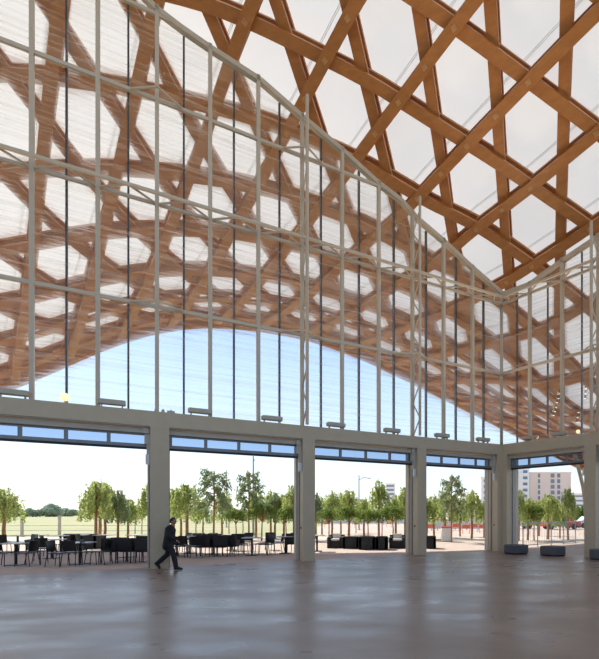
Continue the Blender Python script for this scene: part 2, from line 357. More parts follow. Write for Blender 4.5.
for s,nm,a0,bb,T in (('m','window_1',a_m,b_m,TM),('r','window_2',a_r,b_r,TR)):
    e=empty(nm,fp(s,T/2,D_G,LINT1)); tag(e,kind='structure')
    def P(mb,nm,m,sm=False): o=mb.build(nm,m,e,smooth=sm); o.matrix_parent_inverse=Matrix.Translation(-e.location); return o
    ts=[a0+bb*k for k in range(1,40) if a0+bb*k<T]
    t_c=tmit(s,D_G)
    edges=[t_c]+ts
    # light mullions
    for k,t in enumerate(ts,1):
        mb=MB(); zt=gtop(s,t); p=fp(s,t,D_G+.09); w_=.115
        fbox(mb,s,t-w_/2,t+w_/2,D_G+.02,D_G+.18,LINT1,zt+.12); P(mb,'mullion','steel')
    if s=='m':
        q=mit(D_G+.06); P(MB().tube([(q.x,q.y,LINT1),(q.x,q.y,gtop('m',0))],.075,12),'corner_post','steel',True)
    # dark external mullions
    full=[t_c]+ts+[ts[-1]+bb]
    for i in range(len(full)-1):
        tm=(full[i]+full[i+1])/2
        if i==0: tm=ts[0]-bb/2 if ts[0]-bb/2>t_c+.2 else tm
        w2=.028 if s=='m' else .012
        mb=MB(); fbox(mb,s,tm-w2,tm+w2,D_G-.03,D_G-.16,LINT1-.3,gtop(s,tm)-.02); P(mb,'outer_fin','dsteel')
        # panes, split at the fin
        for x0,x1 in ((full[i],tm),(tm,full[i+1])):
            z0,z1=gtop(s,x0),gtop(s,x1); d=D_G-.005
            aa=[fp(s,x0,d,LINT1),fp(s,x1,d,LINT1),fp(s,x1,d,z1),fp(s,x0,d,z0)]
            P(MB().add(aa,[(0,1,2,3)]),'glass_pane','glass')
    # level chords and the horizontal truss
    kk=lambda k:a0+bb*k
    for li,zl in enumerate(LV):
        # stop where glass top is lower than level
        tt=[t for t in np.arange(t_c,T,.05) if gtop(s,t)>zl-.05]
        if not tt: continue
        t0,t1=(t_c,T) if len(tt)>=len(np.arange(t_c,T,.05)) else (tt[0],T)
        mb=MB(); mb.bar(fp(s,t0,D_G+.12,zl),fp(s,t1,D_G+.12,zl),.09,.11 if li!=1 else .09)
        P(mb,'transom','steel')
        mb=MB()
        if li==1 :
            di=D_G+.12+.60
            t0i=tmit(s,di)
            mb.bar(fp(s,t0i,di,zl),fp(s,t1,di,zl),.09,.09)
            k=0
            while kk(k+1)<t1:
                o_,i_,o2=fp(s,max(kk(k),t0i),D_G+.12,zl),fp(s,kk(k+.5),di,zl),fp(s,kk(k+1),D_G+.12,zl)
                mb.bar(o_,i_,.05); mb.bar(i_,o2,.05); k+=1
            P(mb,'truss_lacing','steel')
        else:
            for k in (3,6,9,12):
                if kk(k+.5)<t1 and kk(k-.5)>t0:
                    ap=fp(s,kk(k),D_G+.12+.55,zl)
                    mb.bar(fp(s,kk(k-.5),D_G+.12,zl),ap,.05); mb.bar(ap,fp(s,kk(k+.5),D_G+.12,zl),.05)
            if mb.v: P(mb,'truss_lacing','steel')
    # laced posts
    for k in (3,6) if s=='m' else (3,):
        if kk(k)>T: continue
        di=D_G+.12+.60; zt=gtop(s,kk(k))+.35
        mb=MB(); q=fp(s,kk(k),di); mb.tube([(q.x,q.y,LINT1),(q.x,q.y,zt)],.06,10)
        z=LINT1; j=0
        while z<zt-.75:
            A_,B_=(D_G+.15,di) if j%2==0 else (di,D_G+.15)
            mb.tube([fp(s,kk(k),A_,z),fp(s,kk(k),B_,z+.72)],.028,6); z+=.72; j+=1
        P(mb,'laced_post','steel')
    # top rail
    mb=MB(); pts=[(t_c,gtop(s,t_c))]+[p for p in TOPS[s] if t_c+.1<p[0]<T]+[(T,gtop(s,T))]
    for (x0,z0),(x1,z1) in zip(pts,pts[1:]): mb.bar(fp(s,x0,D_G+.08,z0),fp(s,x1,D_G+.08,z1),.20,.17)
    P(mb,'top_rail','steel')

# ---- timber roof
CTRL=np.array([(2.0, 1.0, 11.475), (3.0, 0.5, 11.254), (2.5, 1.0, 11.013), (3.0, 1.0, 10.576), (2.0, 1.5, 10.751), (1.5, 1.0, 11.916), (1.0, 1.5, 11.608), (0.5, 2.0, 11.309), (1.0, 2.0, 10.925), (1.5, 2.0, 10.521), (1.0, 2.5, 10.211), (0.5, 3.0, 9.999), (0.0, 3.0, 10.365), (1.0, 3.0, 9.703), (2.0, 2.0, 10.133), (2.5, 2.0, 9.629), (3.0, 2.0, 9.182), (3.0, 1.5, 9.851), (3.5, 1.0, 10.115), (2.0, 2.5, 9.468), (3.5, 2.0, 8.808), (2.5, 3.0, 8.491), (1.5, 3.0, 9.404), (2.0, 3.0, 8.758), (3.0, 2.5, 8.493), (2.0, 3.5, 8.241), (3.5, 3.0, 7.294), (3.0, 3.5, 6.997), (2.5, 4.0, 6.913), (-2.0, 2.0, 12.676), (-1.5, 2.0, 12.497), (-1.0, 2.0, 12.276), (-0.5, 2.0, 11.98), (0.0, 2.0, 11.708), (0.0, 1.5, 12.398), (-1.0, 2.5, 11.561), (0.0, 2.5, 11.118), (-2.0, 3.5, 10.985), (-2.0, 2.5, 12.172), (-3.0, 2.5, 12.162), (-4.0, 2.5, 12.015), (-3.0, 3.5, 11.033), (-4.0, 3.5, 11.051), (-5.0, 3.5, 10.76), (-4.0, 4.5, 10.107), (1.5, 3.5, 8.744), (0.5, 3.5, 9.119), (-0.5, 3.5, 10.108), (-1.5, 3.5, 10.571), (-2.5, 3.5, 10.86), (-3.5, 3.5, 10.928), (-4.5, 3.5, 10.963), (-6.5, 4.5, 8.906), (-5.5, 4.5, 9.624), (-4.5, 4.5, 9.849), (-3.5, 4.5, 10.268), (-2.5, 4.5, 10.175), (-1.5, 4.5, 9.788), (-0.5, 4.5, 9.212), (0.5, 4.5, 8.455), (1.5, 4.5, 7.446), (2.5, 4.5, 6.151), (3.5, 3.5, 6.251), (2.5, 3.5, 7.29), (2.5, 5.5, 5.001), (3.5, 4.5, 4.325), (-6.5, 5.5, 8.417), (-5.5, 5.5, 9.101), (-4.5, 5.5, 9.444), (-3.5, 5.5, 9.546), (-2.5, 5.5, 9.366), (-1.5, 5.5, 8.956), (-0.5, 5.5, 8.404), (0.5, 5.5, 7.458), (1.5, 5.5, 6.45), (-7.5, 6.5, 7.33), (-6.5, 6.5, 8.259), (-5.5, 6.5, 8.842), (-4.5, 6.5, 9.076), (-3.5, 6.5, 9.06), (-2.5, 6.5, 8.773), (-1.5, 6.5, 8.286), (-0.5, 6.5, 7.674), (0.5, 6.5, 6.657), (1.5, 6.5, 5.678), (-6.5, 7.5, 8.41), (-5.5, 7.5, 8.837), (-4.5, 7.5, 8.96), (-2.5, 7.5, 8.44), (-1.99, 2.0, 12.681), (-5.07, 3.0, 11.381), (-4.63, 3.0, 11.43), (-3.93, 3.0, 11.479), (-2.69, 3.0, 11.474), (-1.88, 3.0, 11.353), (-1.31, 3.0, 11.17), (-0.57, 3.0, 10.792), (-5.13, 4.0, 10.128), (-4.29, 4.0, 10.521), (-3.38, 4.0, 10.533), (-2.48, 4.0, 10.491), (-0.7, 4.0, 9.851), (-10.25, 8.5, 5.134), (-9.51, 8.5, 5.971), (-9.13, 8.5, 6.423), (-8.35, 8.5, 7.351), (-7.55, 8.5, 8.132), (-6.92, 8.5, 8.529), (-6.27, 8.5, 8.842), (-5.38, 8.5, 8.922), (-3.74, 8.5, 8.646), (-2.49, 8.5, 7.954), (-1.44, 8.5, 7.134), (-0.06, 8.5, 5.989), (1.4, 8.5, 4.779), (2.07, 8.5, 4.224), (3.5, 4.0, 5.198), (2.5, 5.0, 5.313), (3.0, 4.5, 5.281)])
AU=1.45; TH=.249096664; OX,OZ=-2.38271226,8.77673237
E1=np.array([math.cos(TH),math.sin(TH)])*2; E2=np.array([math.cos(TH+math.pi/3),math.sin(TH+math.pi/3)])*2
def plan(p): p=np.atleast_2d(p); return np.array([OX,OZ])+p[:,:1]*E1+p[:,1:2]*E2
XC=plan(CTRL[:,:2]); HC=CTRL[:,2]; n_=len(XC)
def kern(d): return np.where(d>0,d*d*np.log(d+1e-12),0)
K=kern(np.linalg.norm(XC[:,None]-XC[None],axis=2)); Q=np.c_[np.ones(n_),XC]
WT=np.linalg.solve(np.block([[K+3*np.eye(n_),Q],[Q.T,np.zeros((3,3))]]),np.r_[HC,0,0,0])
def roofz(Z): return kern(np.linalg.norm(Z[:,None]-XC[None],axis=2))@WT[:n_]+np.c_[np.ones(len(Z)),Z]@WT[n_:]
def surf(p):   # lattice coordinates -> world points and upward normals
    Z=plan(p); e=.05
    h=roofz(Z); hx=(roofz(Z+[e,0])-roofz(Z-[e,0]))/(2*e); hy=(roofz(Z+[0,e])-roofz(Z-[0,e]))/(2*e)
    N=np.c_[-hx,-hy,np.ones(len(h))]; N/=np.linalg.norm(N,axis=1)[:,None]
    return np.c_[Z*AU,h*AU+EYE],N
PV0,PV1,PD0,PD1,TT=-13.,6.6,-3.4,8.45,4.5
def inside(p): return (p[:,0]>=PV0)&(p[:,0]<=PV1)&(p[:,1]>=PD0)&(p[:,1]<=PD1)
roof=empty('timber_roof_lattice',(0,30,12)); tag(roof,'orange-brown timber lattice of crossing beams carrying the white membrane roof','roof')
def RP(mb,nm,m,par=roof):
    o=mb.build(nm,m,par); o.matrix_parent_inverse=Matrix.Translation(-roof.location) if par is roof else Matrix(); return o
def ribbon(mb,P3,N3,w,t,off):
    T=np.gradient(P3,axis=0); T/=np.linalg.norm(T,axis=1)[:,None]
    S=np.cross(T,N3); S/=np.linalg.norm(S,axis=1)[:,None]
    c=P3+N3*off; vs=[]
    for i in range(len(c)):
        for sx,sy in ((-1,-1),(1,-1),(1,1),(-1,1)): vs.append(c[i]+S[i]*sx*w/2+N3[i]*sy*t/2)
    fs=[(0,1,2,3),tuple(4*(len(c)-1)+x for x in (3,2,1,0))]
    for i in range(len(c)-1):
        for k in range(4): j=(k+1)%4; fs.append((4*i+k,4*i+4+k,4*i+4+j,4*i+j))
    mb.add(vs,fs)
ST=.25
LAY={'A':(0,.50),'D':(.16,.66),'V':(.32,.82)}
def line_pts(fam,k):
    if fam=='V': x=np.arange(PD0,PD1+.01,ST); return np.c_[np.full(len(x),float(k)),x]
    if fam=='D': x=np.arange(PV0,PV1+.01,ST); return np.c_[x,np.full(len(x),float(k))]
    x=np.arange(PV0,PV1+.01,ST); return np.c_[x,TT-k-x]
lines={}
for fam,rng in (('V',range(-13,7)),('D',range(-3,9)),('A',range(-9,20))):
    for k in rng:
        p=line_pts(fam,k); p=p[inside(p)]
        if len(p)<6: continue
        P3,N3=surf(p)
        ok=(P3[:,2]>2.2)&(P3[:,1]>-2)
        P3,N3=P3[ok],N3[ok]
        if len(P3)<6: continue
        mb=MB()
        for off in LAY[fam]: ribbon(mb,P3,N3,.44,.15,off)
        lines[(fam,k)]=RP(mb,'timber_beam','wood')
# edge beam
x=np.arange(PV0,PV1+.01,ST); P3,N3=surf(np.c_[x,np.full(len(x),PD1)]); ok=P3[:,2]>2.2
mb=MB(); ribbon(mb,P3[ok],N3[ok],.3,1.2,.5); RP(mb,'edge_beam','wood')
# bolt plates at the crossings seen clear of the glass
nb=0
for k in range(-1,5):
    for j in range(0,4):
        for fam in 'DV':
            p=np.array([[TT-j-k,j]]) if fam=='D' else np.array([[j-1.,TT-(j-1.)-k]])
            P3,N3=surf(p); P3=P3[0]; N3=N3[0]
            u=CX+F*P3[0]/max(P3[1],.1); v=HY-F*(P3[2]-EYE)/max(P3[1],.1)
            if not(190<u<605 and -5<v<290) or ('A',k) not in lines: continue
            mb=MB(); T=plan([[1,-1]])[0]-plan([[0,0]])[0]; T=np.r_[T,0]; T-=N3*T.dot(N3); T/=np.linalg.norm(T); S=np.cross(T,N3)
            c=P3-N3*(.075+.008)
            mb.hexa([c+T*a*.09+S*b*.09+N3*z*.012 for z in (-1,1) for a,b in ((-1,-1),(1,-1),(1,1),(-1,1))])
            c=P3-N3*(.075+.03); mb.hexa([c+T*a*.035+S*b*.035+N3*z*.02 for z in (-1,1) for a,b in ((-1,-1),(1,-1),(1,1),(-1,1))])
            o=mb.build('bolt_plate','bolt',lines[('A',k)]); nb+=1
# membrane
nx,ny=80,52; pv=np.linspace(PV0-.3,PV1+.3,nx); pd=np.linspace(PD0-3,PD1+.1,ny)
G=np.array([[a_,b_] for b_ in pd for a_ in pv]); P3,N3=surf(G); P3=P3+N3*1.15
mb=MB(); keep=P3[:,2]>1.5
fs=[(r*nx+c_,r*nx+c_+1,(r+1)*nx+c_+1,(r+1)*nx+c_) for r in range(ny-1) for c_ in range(nx-1)]
fs=[f for f in fs if all(keep[i] for i in f)]
mb.add([tuple(p) for p in P3],fs)
cl=mb.build('ceiling','membrane',smooth=True); tag(cl,kind='structure')
# paired cables under the membrane
M['cable']=mat('grey_cable',(.62,.66,.64),.5,noise=.1)
for k in range(-2,8):
    for off in (-.165,-.145):
        x=np.arange(PV0,PV1+.01,ST); p=np.c_[x,TT-k+off-x]; p=p[inside(p)]; P3,N3=surf(p); ok=(P3[:,1]>3)&(P3[:,2]>4); P3,N3=P3[ok],N3[ok]
        if len(P3)<5: continue
        RP(MB().tube([tuple(q) for q in (P3+N3*1.10)],.010,5),'membrane_cable','cable')

# ---- floodlights on the lintel
fl=empty('floodlight',(0,0,0)); 
mb=MB(); mb.bevbox((0,0,.17),(.72,.20,.15),.02); mb.build('housing','floodbox',fl)
for x_ in (-.27,.27): MB().box((x_,0,.045),(.04,.08,.09)).build('bracket','floodbox',fl)
mb=MB(); mb.box((0,.0,.249),(.62,.14,.008)); mb.build('lens','winglass',fl)
ul=bpy.data.lights.new('floodlight_beam','SPOT'); ul.energy=340; ul.color=(1,.80,.56); ul.spot_size=1.5; ul.spot_blend=.8; ul.shadow_soft_size=.15
uo=bpy.data.objects.new('beam',ul); COL.objects.link(uo); uo.parent=fl; uo.location=(0,0,.30); uo.rotation_euler=(math.radians(180-38),0,0)
FL=[('m',-30),('m',13),('m',112),('m',200),('m',272),('m',336),('m',392),('m',442),('m',483),('r',530.5),('r',559.5)]
for i,(s,u) in enumerate(FL):
    o=fl if i==0 else copy_tree(fl)
    t=t_at(s,u,-.15); p=fp(s,t,-.15,LINT1); o.location=p; o.rotation_euler=(0,0,math.atan2(DIR[s].y,DIR[s].x)+(math.pi if s=='r' else 0))
    nm=('outside the frame past the left edge' if i==0 else nth(i,8)+' on the long lintel') if s=='m' else ('nearest the corner on the short lintel' if u<550 else 'farther from the corner on the short lintel')
    tag(o,'low grey box floodlight, '+nm,'floodlight','floodlights along the lintel')
def globe(s,u,r,desc):
    p=fp(s,t_at(s,u,-.2),-.2,LINT1); e=empty('uplight_lamp',p)
    MB().lathe([(r*.5,0),(r*.5,.03),(r*.2,.04),(r*.2,.09)],n=12).build('base','floodbox',e)
    pr=[(max(r*math.sin(a_),.001),.08+r-r*math.cos(a_)) for a_ in np.linspace(0.25,math.pi,9)]
    MB().lathe(pr,n=14).build('bulb','glow',e,smooth=True)
    tag(e,desc,'lamp')
globe('m',65,.12,'small round glowing lamp on the long lintel near the left edge')
globe('r',537,.07,'small glowing lamp on the short lintel nearest the corner')
globe('r',578,.08,'small glowing lamp on the short lintel nearest the right edge')
for i,u in enumerate((156,163,171)):
    p=fp('m',t_at('m',u,-.12),-.12,LINT1); mb=MB(); mb.box((0,0,.04),(.09 if i<2 else .22,.08,.08)); mb.tube([(0,0,.08),(0,0,.12)],.02,6)
    o=mb.build('junction_box','floodbox'); o.location=p; o.rotation_euler=(0,0,.52)
    tag(o,['tiny junction box on the lintel above the walking person, leftmost','tiny junction box on the lintel above the walking person, middle','wider junction box on the lintel above the walking person, rightmost'][i],'junction box')
# added glowing dots imitating lamp reflections in the short facade glass
def reflectdot(u,v,Y,r,lab,first=[None]):
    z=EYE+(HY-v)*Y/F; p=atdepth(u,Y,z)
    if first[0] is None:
        mb=MB(); mb.lathe([(.03,.16),(.055,.13),(.06,0),(.05,-.01)],n=10); o=mb.build('reflection_dot','blackmetal')
        MB().lathe([(.001,-.05),(.045,-.045),(.05,-.012)],n=10).build('bulb','glint',o); first[0]=o  # glowing face that stands in for a reflected lamp
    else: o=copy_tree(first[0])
    o.location=p; o.scale=(r,r,r); tag(o,lab,'reflection_dot','added dots imitating lamp reflections')
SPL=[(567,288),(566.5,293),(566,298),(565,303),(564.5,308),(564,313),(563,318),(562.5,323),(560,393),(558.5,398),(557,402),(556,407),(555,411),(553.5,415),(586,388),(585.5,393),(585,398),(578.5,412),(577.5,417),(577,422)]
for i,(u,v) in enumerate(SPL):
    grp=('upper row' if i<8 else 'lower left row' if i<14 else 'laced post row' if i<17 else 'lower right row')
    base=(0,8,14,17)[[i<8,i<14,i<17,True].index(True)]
    reflectdot(u,v,27.,1.1,'added glowing reflection dot behind the short glass facade, '+grp+', '+ORD[i-base+1]+' from the top')

# ------------------------------------------------------------------ outdoor furniture
def chair_proto():
    e=empty('terrace_chair')
    MB().bevbox((0,0,.45),(.46,.46,.035),.012).build('seat','bluegrey',e)
    mb=MB()
    for i in range(7):
        a0=-.9+i*.3
        if i<6:
            p=[(.23*math.sin(a)*1.0,-.23+.05*(1-math.cos(a)*1.0)-.0) for a in (a0,a0+.3)]
            (x0,y0),(x1,y1)=p
            mb.hexa([(x0,y0,.50),(x1,y1,.50),(x1,y1+.02,.50),(x0,y0+.02,.50),(x0*1.05,y0-.07,.86),(x1*1.05,y1-.07,.86),(x1*1.05,y1-.05,.86),(x0*1.05,y0-.05,.86)])
    mb.build('backrest','blackmetal',e)
    for sx in (-1,1):
        MB().tube([(.2*sx,.2,.44),(.23*sx,.23,0)],.014,8).build('leg','blackmetal',e)
        MB().tube([(.2*sx,-.27,.86),(.2*sx,-.2,.44),(.22*sx,-.27,0)],.014,8).build('leg','blackmetal',e)
    return e
def woven_proto():
    e=empty('woven_armchair')
    MB().bevbox((0,.02,.42),(.50,.48,.07),.02).build('seat','black',e)
    MB().bevbox((0,-.25,.66),(.54,.045,.44),.02).build('backrest','black',e)
    for sx in (-1,1):
        mb=MB(); mb.bevbox((.27*sx,-.02,.54),(.035,.46,.25),.015); mb.build('armrest','black',e)
        MB().bar((.245*sx,.22,.42),(.245*sx,.22,0),.03).build('leg','blackmetal',e)
        MB().bar((.245*sx,-.24,.44),(.245*sx,-.25,0),.03).build('leg','blackmetal',e)
    return e
def table_proto(rnd=False):
    e=empty('cafe_table')
    MB().bevbox((0,0,.745),(.72,.72,.03),.008).build('table_top','tabletop',e)
    MB().tube([(0,0,.02),(0,0,.73)],.045,12).build('pedestal','blackmetal',e)
    MB().bevbox((0,0,.012),(.46,.46,.024),.006).build('base','blackmetal',e)
    return e
OPN=[(-50,148,'in the first opening'),(165,300,'in the second opening'),(312,412,'in the third opening')]
def opn(u):
    for i,(a_,b_,n) in enumerate(OPN):
        if u<b_: return i
    return 2
def place(proto,spots,desc,cat,grp,z=-.015):
    spots=sorted(spots,key=lambda q:(opn(q[0]),q[0])); cnt={}
    for i,q in enumerate(spots):
        o=proto if i==0 else copy_tree(proto)
        p=ground(q[0],q[1]); o.location=(p.x,p.y,z); o.rotation_euler=(0,0,q[2])
        g_=opn(q[0]); cnt[g_]=cnt.get(g_,0)+1
        tag(o,desc+', '+nth(cnt[g_],0)+' '+OPN[g_][2],cat,grp)
R=math.pi
place(chair_proto(),[(3.5,565.5,-R/2),(27,565.5,R/2),(37,563.5,-R/2+.2),(44,560,.3),(58,566,-R/2),(72,565,.2),(91,564,-R/2+.3),(101,564,R/2),(3,554,.4),(28,554,2.8),(49,555,-.6),(67,554,1.6),(84,553.5,-1.4),
 (180,557,.3),(187.5,556,-.3),(195,557,.6),(241,554,-R/2),(262,553.5,R/2),(267,554.5,R-.4),(277.5,552.5,R/2),(247,551,R),(184,551,2.6),(270,549.5,.3)],
 'slender black terrace chair with thin metal legs','chair','slender chairs on the terrace')
place(woven_proto(),[(113,562,0),(121.5,560,.2),(129,562,-.1),(138,561,.1),(146.5,562,0),(205,556,.1),(214,555.5,-.1),(222.5,556,.15),(231,555.5,0),(237,553,.5),(292.5,552.5,.2),(298.5,551,-.2),(146,557,.1)],
 'black woven armchair with solid back','armchair','black woven armchairs on the terrace')
place(table_proto(),[(15.8,564.5,.1),(80,563.5,0),(52,558,.2),(127,557,.1),(17.7,551.5,0),(37,551,.3),(60.5,551.5,0),(77.5,550.5,.2),(105,550.5,0),(137,550.4,0),
 (177,555.5,.1),(213,554,0),(190,553,.2),(252,555,.1),(285.5,553,0),(232,550,.1),(317,551,.2)],
 'square pale topped cafe table on black pedestal','table','cafe tables on the terrace')
# lounge seats
def lounge(name,u0,u1,vb,h,lab,cush=False,wide_arm=True):
    p0,p1=ground(u0,vb),ground(u1,vb); wd=(p1-p0).length; c=(p0+p1)/2; e=empty(name,(c.x,c.y,-.015))
    MB().bevbox((0,.40,.20),(wd-.30,.72,.36),.02).build('seat_base','black',e)
    MB().bevbox((0,.80,h/2),(wd,.15,h),.02).build('backrest','black',e)
    for sx in (-1,1): MB().bevbox((sx*(wd/2-.08),.36,h*.43),(.15,.76,h*.86),.02).build('armrest','black',e)
    if cush:
        MB().bevbox((0,.38,.43),(wd-.34,.66,.10),.03).build('seat_cushion','cushion',e)
        MB().bevbox((0,.68,.60),(wd-.36,.10,.26),.03).build('back_cushion','cushion',e)
    tag(e,lab,'sofa'); return e
lounge('lounge_chair',327,342.5,548,.66,'black woven lounge chair with white cushions, leftmost of the sofa group',True)
e=lounge('lounge_sofa',389,405.5,548.3,.66,'black woven lounge seat with white cushion, right end of the sofa group',True)
def cubeseat(u0,u1,vb,h,lab,dep=.8):
    p0,p1=ground(u0,vb),ground(u1,vb); wd=(p1-p0).length; c=(p0+p1)/2; e=empty('lounge_sofa',(c.x,c.y,-.015))
    MB().bevbox((0,dep/2,h*.45),(wd-.02,dep-.02,h*.9),.03).build('sofa_body','black',e)
    MB().bevbox((0,.08,h*.5+.01),(wd,.16,h),.03).build('backrest','black',e)
    for sx in (-1,1): MB().bevbox((sx*(wd/2-.07),dep/2,h*.46),(.15,dep,h*.94),.03).build('armrest','black',e)
    tag(e,lab,'sofa')
cubeseat(342.5,359,548.5,.62,'black woven sofa seen from behind, second of the sofa group from the left')
cubeseat(358.6,375.2,549.6,.66,'black woven sofa seen from behind, left half of the widest pair')
cubeseat(375.6,387.5,549.6,.66,'black woven armchair seen from behind, right half of the widest pair')
cubeseat(424.5,436,548.5,.64,'black woven lounge block right of the column in the corner opening')
cubeseat(63,79,548.6,.75,'low dark sofa behind the tables at left, left half')
cubeseat(79.5,96,548.6,.75,'low dark sofa behind the tables at left, right half')
cubeseat(192,204,547,.74,'low dark sofa under the trees, left one, behind the chairs',.6)
cubeseat(208,217,547,.74,'low dark sofa under the trees, right one, behind the chairs',.6)

# round pouffes inside, by the short facade
for i,(u0,u1,vb,lab) in enumerate(((504,528,554.6,'round grey pouffe touching the corner column'),(540.5,565,556.5,'round grey pouffe in the middle of the short facade opening'),(590,611,560.5,'round grey pouffe cut by the right edge of the photo'))):
    q=ground((u0+u1)/2,vb); r=(u1-u0)/2/F*q.y
    q=atdepth((u0+u1)/2,q.y+r); r=(u1-u0)/2/F*q.y
    e=empty('round_pouffe',q); e.location.z=0
    MB().lathe([(r*.93,0),(r*.95,.05)],n=36).build('plinth','seal',e)
    MB().lathe([(r*.97,.05),(r,.07),(r,.34),(r*.985,.37),(r*.95,.385),(.01,.39)],n=36).build('seat_pad','bench',e,smooth=False)
    tag(e,lab,'pouffe','round pouffes by the short facade')

# ------------------------------------------------------------------ trees
def leafcloud(centers_fn,n,size,rng):
    mb=MB()
    for _ in range(n):
        c,dr=centers_fn(rng)
        a_=rng.uniform(0,2*R); L=size*rng.uniform(.6,1.4)
        d=Vector(dr).normalized(); x=Vector((math.cos(a_),math.sin(a_),rng.uniform(-.3,.3)))
        x=(x-d*x.dot(d)).normalized()
        c=Vector(c); w_=L*.32
        mb.add([c-d*L*.5,c+x*w_,c+d*L*.5,c-x*w_],[(0,1,2,3)])
    return mb
def trunk(h,r,name='trunk',lean=0,seed=0,par=None,branches=()):
    rg=random.Random(seed); mb=MB()
    pts=[(lean*k/5+rg.uniform(-.02,.02),rg.uniform(-.02,.02),h*k/5) for k in range(6)]
    mb.tube(pts,[r*(1-.09*k) for k in range(6)],8)
    for (z,dx,dy,dz) in branches: mb.tube([(lean*z/h,0,z),(dx*.5,dy*.5,z+dz*.7),(dx,dy,z+dz)],[r*.5,r*.35,r*.15],6)
    return mb.build(name,'bark',par,smooth=True)
def weep_proto(seed,m='leaf_weep'):   # height 4.6, radius about 1
    e=empty('weeping_tree'); rg=random.Random(seed)
    br=[]
    for k in range(9):
        a_=k*2.4; rr=rg.uniform(.35,.8); br.append((rg.uniform(2.0,3.0),rr*math.cos(a_),rr*math.sin(a_),rg.uniform(.5,1.2)))
    trunk(4.2,.105,seed=seed,par=e,branches=br)
    strands=[]
    for k in range(105):
        a_=rg.uniform(0,2*R); q=rg.random()**.6; z1=1.9+2.7*math.sqrt(1-.88*q*q)*rg.uniform(.72,1); rr=q*rg.uniform(.7,1.05)
        strands.append((a_,rr,z1,rg.uniform(.7,2.2)))
    def fn(rg):
        a_,rr,z1,ln=rg.choice(strands); s_=rg.random(); 
        x=rr*(1+.12*s_); z=max(z1-ln*s_,1.45+rg.uniform(0,.5))
        return (x*math.cos(a_)+rg.gauss(0,.045),x*math.sin(a_)+rg.gauss(0,.045),z),(math.cos(a_)*.25,math.sin(a_)*.25,-1)
    leafcloud(fn,3000,.14,rg).build('crown',m,e); return e
def round_proto(seed):   # height 3.1, radius 1.15, flattened crown
    e=empty('round_crowned_tree'); rg=random.Random(seed)
    br=[(1.5,.7*math.cos(k*1.3),.7*math.sin(k*1.3),.7) for k in range(6)]
    trunk(2.4,.065,seed=seed,par=e,branches=br)
    blobs=[(rg.uniform(-.75,.75),rg.uniform(-.75,.75),rg.uniform(1.8,2.65),rg.uniform(.28,.5)) for _ in range(16)]
    def fn(rg):
        bx,by,bz,br_=rg.choice(blobs); v=Vector((rg.gauss(0,1),rg.gauss(0,1),rg.gauss(0,1))).normalized()*br_*rg.uniform(.75,1.05)
        return (bx+v.x,by+v.y,bz+v.z*.75),(rg.gauss(0,1),rg.gauss(0,1),rg.gauss(0,1)+.01)
    leafcloud(fn,2300,.13,rg).build('crown','leaf_round',e); return e
def layered_proto(seed):  # open tree with drooping umbrella tiers, height 5.5, radius 1.6
    e=empty('umbrella_tree'); rg=random.Random(seed)
    tips=[]
    for k in range(15):
        a_=k*2.399; z=2.5+2.8*k/15; rr=1.75*(1-.35*k/15)*rg.uniform(.75,1.1); tips.append((z,rr*math.cos(a_),rr*math.sin(a_),.35))
    trunk(5.4,.09,seed=seed,par=e,branches=tips)
    def fn(rg):
        z,x,y,dz=rg.choice(tips); s_=rg.uniform(.35,1.1); 
        return (x*s_+rg.gauss(0,.12),y*s_+rg.gauss(0,.12),z+dz*min(s_,1)*1.2-max(0,s_-.3)*rg.uniform(0,1.7)+rg.gauss(0,.05)),(x*.5,y*.5,-.7)
    leafcloud(fn,2600,.18,rg).build('crown','leaf_dark',e); return e
PROT={'W':[weep_proto(1),weep_proto(2),weep_proto(5)],'D':[weep_proto(3,'leaf_dark')],'R':[round_proto(4),round_proto(6)],'P':[layered_proto(8)]}
USED=set()
DIM={'W':(4.6,1.05),'D':(4.6,1.05),'R':(3.05,1.2),'P':(5.5,1.75)}
TREES=[('W',4,30,485,14),('W',-14,31,484,12),('W',96,30,479,13),('W',105,32.6,480,11),('W',100,35,478,12),('D',118,31.5,487,9.5),('W',128,33,496,9),('R',135,34.5,503,7),('R',142,36,505,7),('W',151,31,480,10),
 ('W',174,34,485,10),('W',187,31,480,13),('W',181,37,490,9),('R',196,40,505,8),('D',203,35,496,7),('P',214,29.3,469,16),('W',222,33,489,9),('R',236,31,507,10),('R',229,38,505,8),('P',249,31,470,13),('W',256,34,488,10),('R',262,30,501,12),('W',271,36,489,9),('D',275,33,490,9),('W',284,33,491,9),('W',294,31,481,10),('R',286,30.5,505,9),('R',243,42,508,8),
 ('D',316,32,490,7),('W',322,38,496,7),('R',329,30.5,506,9.5),('W',332,36,488,9),('W',341,40,491,7),('R',349.5,29.5,504,11.5),('W',349,37,487,10),('W',364,35,496,9),('R',368,31,507,10),('W',379,33,478,10),('R',382,31.5,507,9),('R',393,30,503,11),('W',396,37,493,10),('W',405,32,483,8),('R',356,42,508,8),
 ('W',427,33,496,7),('W',434,35,493,9),('W',445,33,489,11),('P',451.5,28.5,474,13),('W',460,36,496,7),('W',472,33,487,10),('W',484,34,499,8),('D',415,33,492,9),
 ('W',519,30,486,7),('W',528,31,495,10),('R',534,30.5,502,11),('W',548,32,491,11),('D',560,33,506,7),('W',568,31,485,8),('W',539,37,498,9)]
TOPN=[(-60,148,'in the first opening'),(165,300,'in the second opening'),(300,412,'in the third opening'),(412,500,'left of the corner column'),(500,700,'right of the corner column')]
TDESC={'W':'slender weeping pale green tree','D':'slender weeping grey green tree','R':'small tree with flat dark green crown','P':'taller tree with drooping foliage tiers'}
cnt={}; ti=0
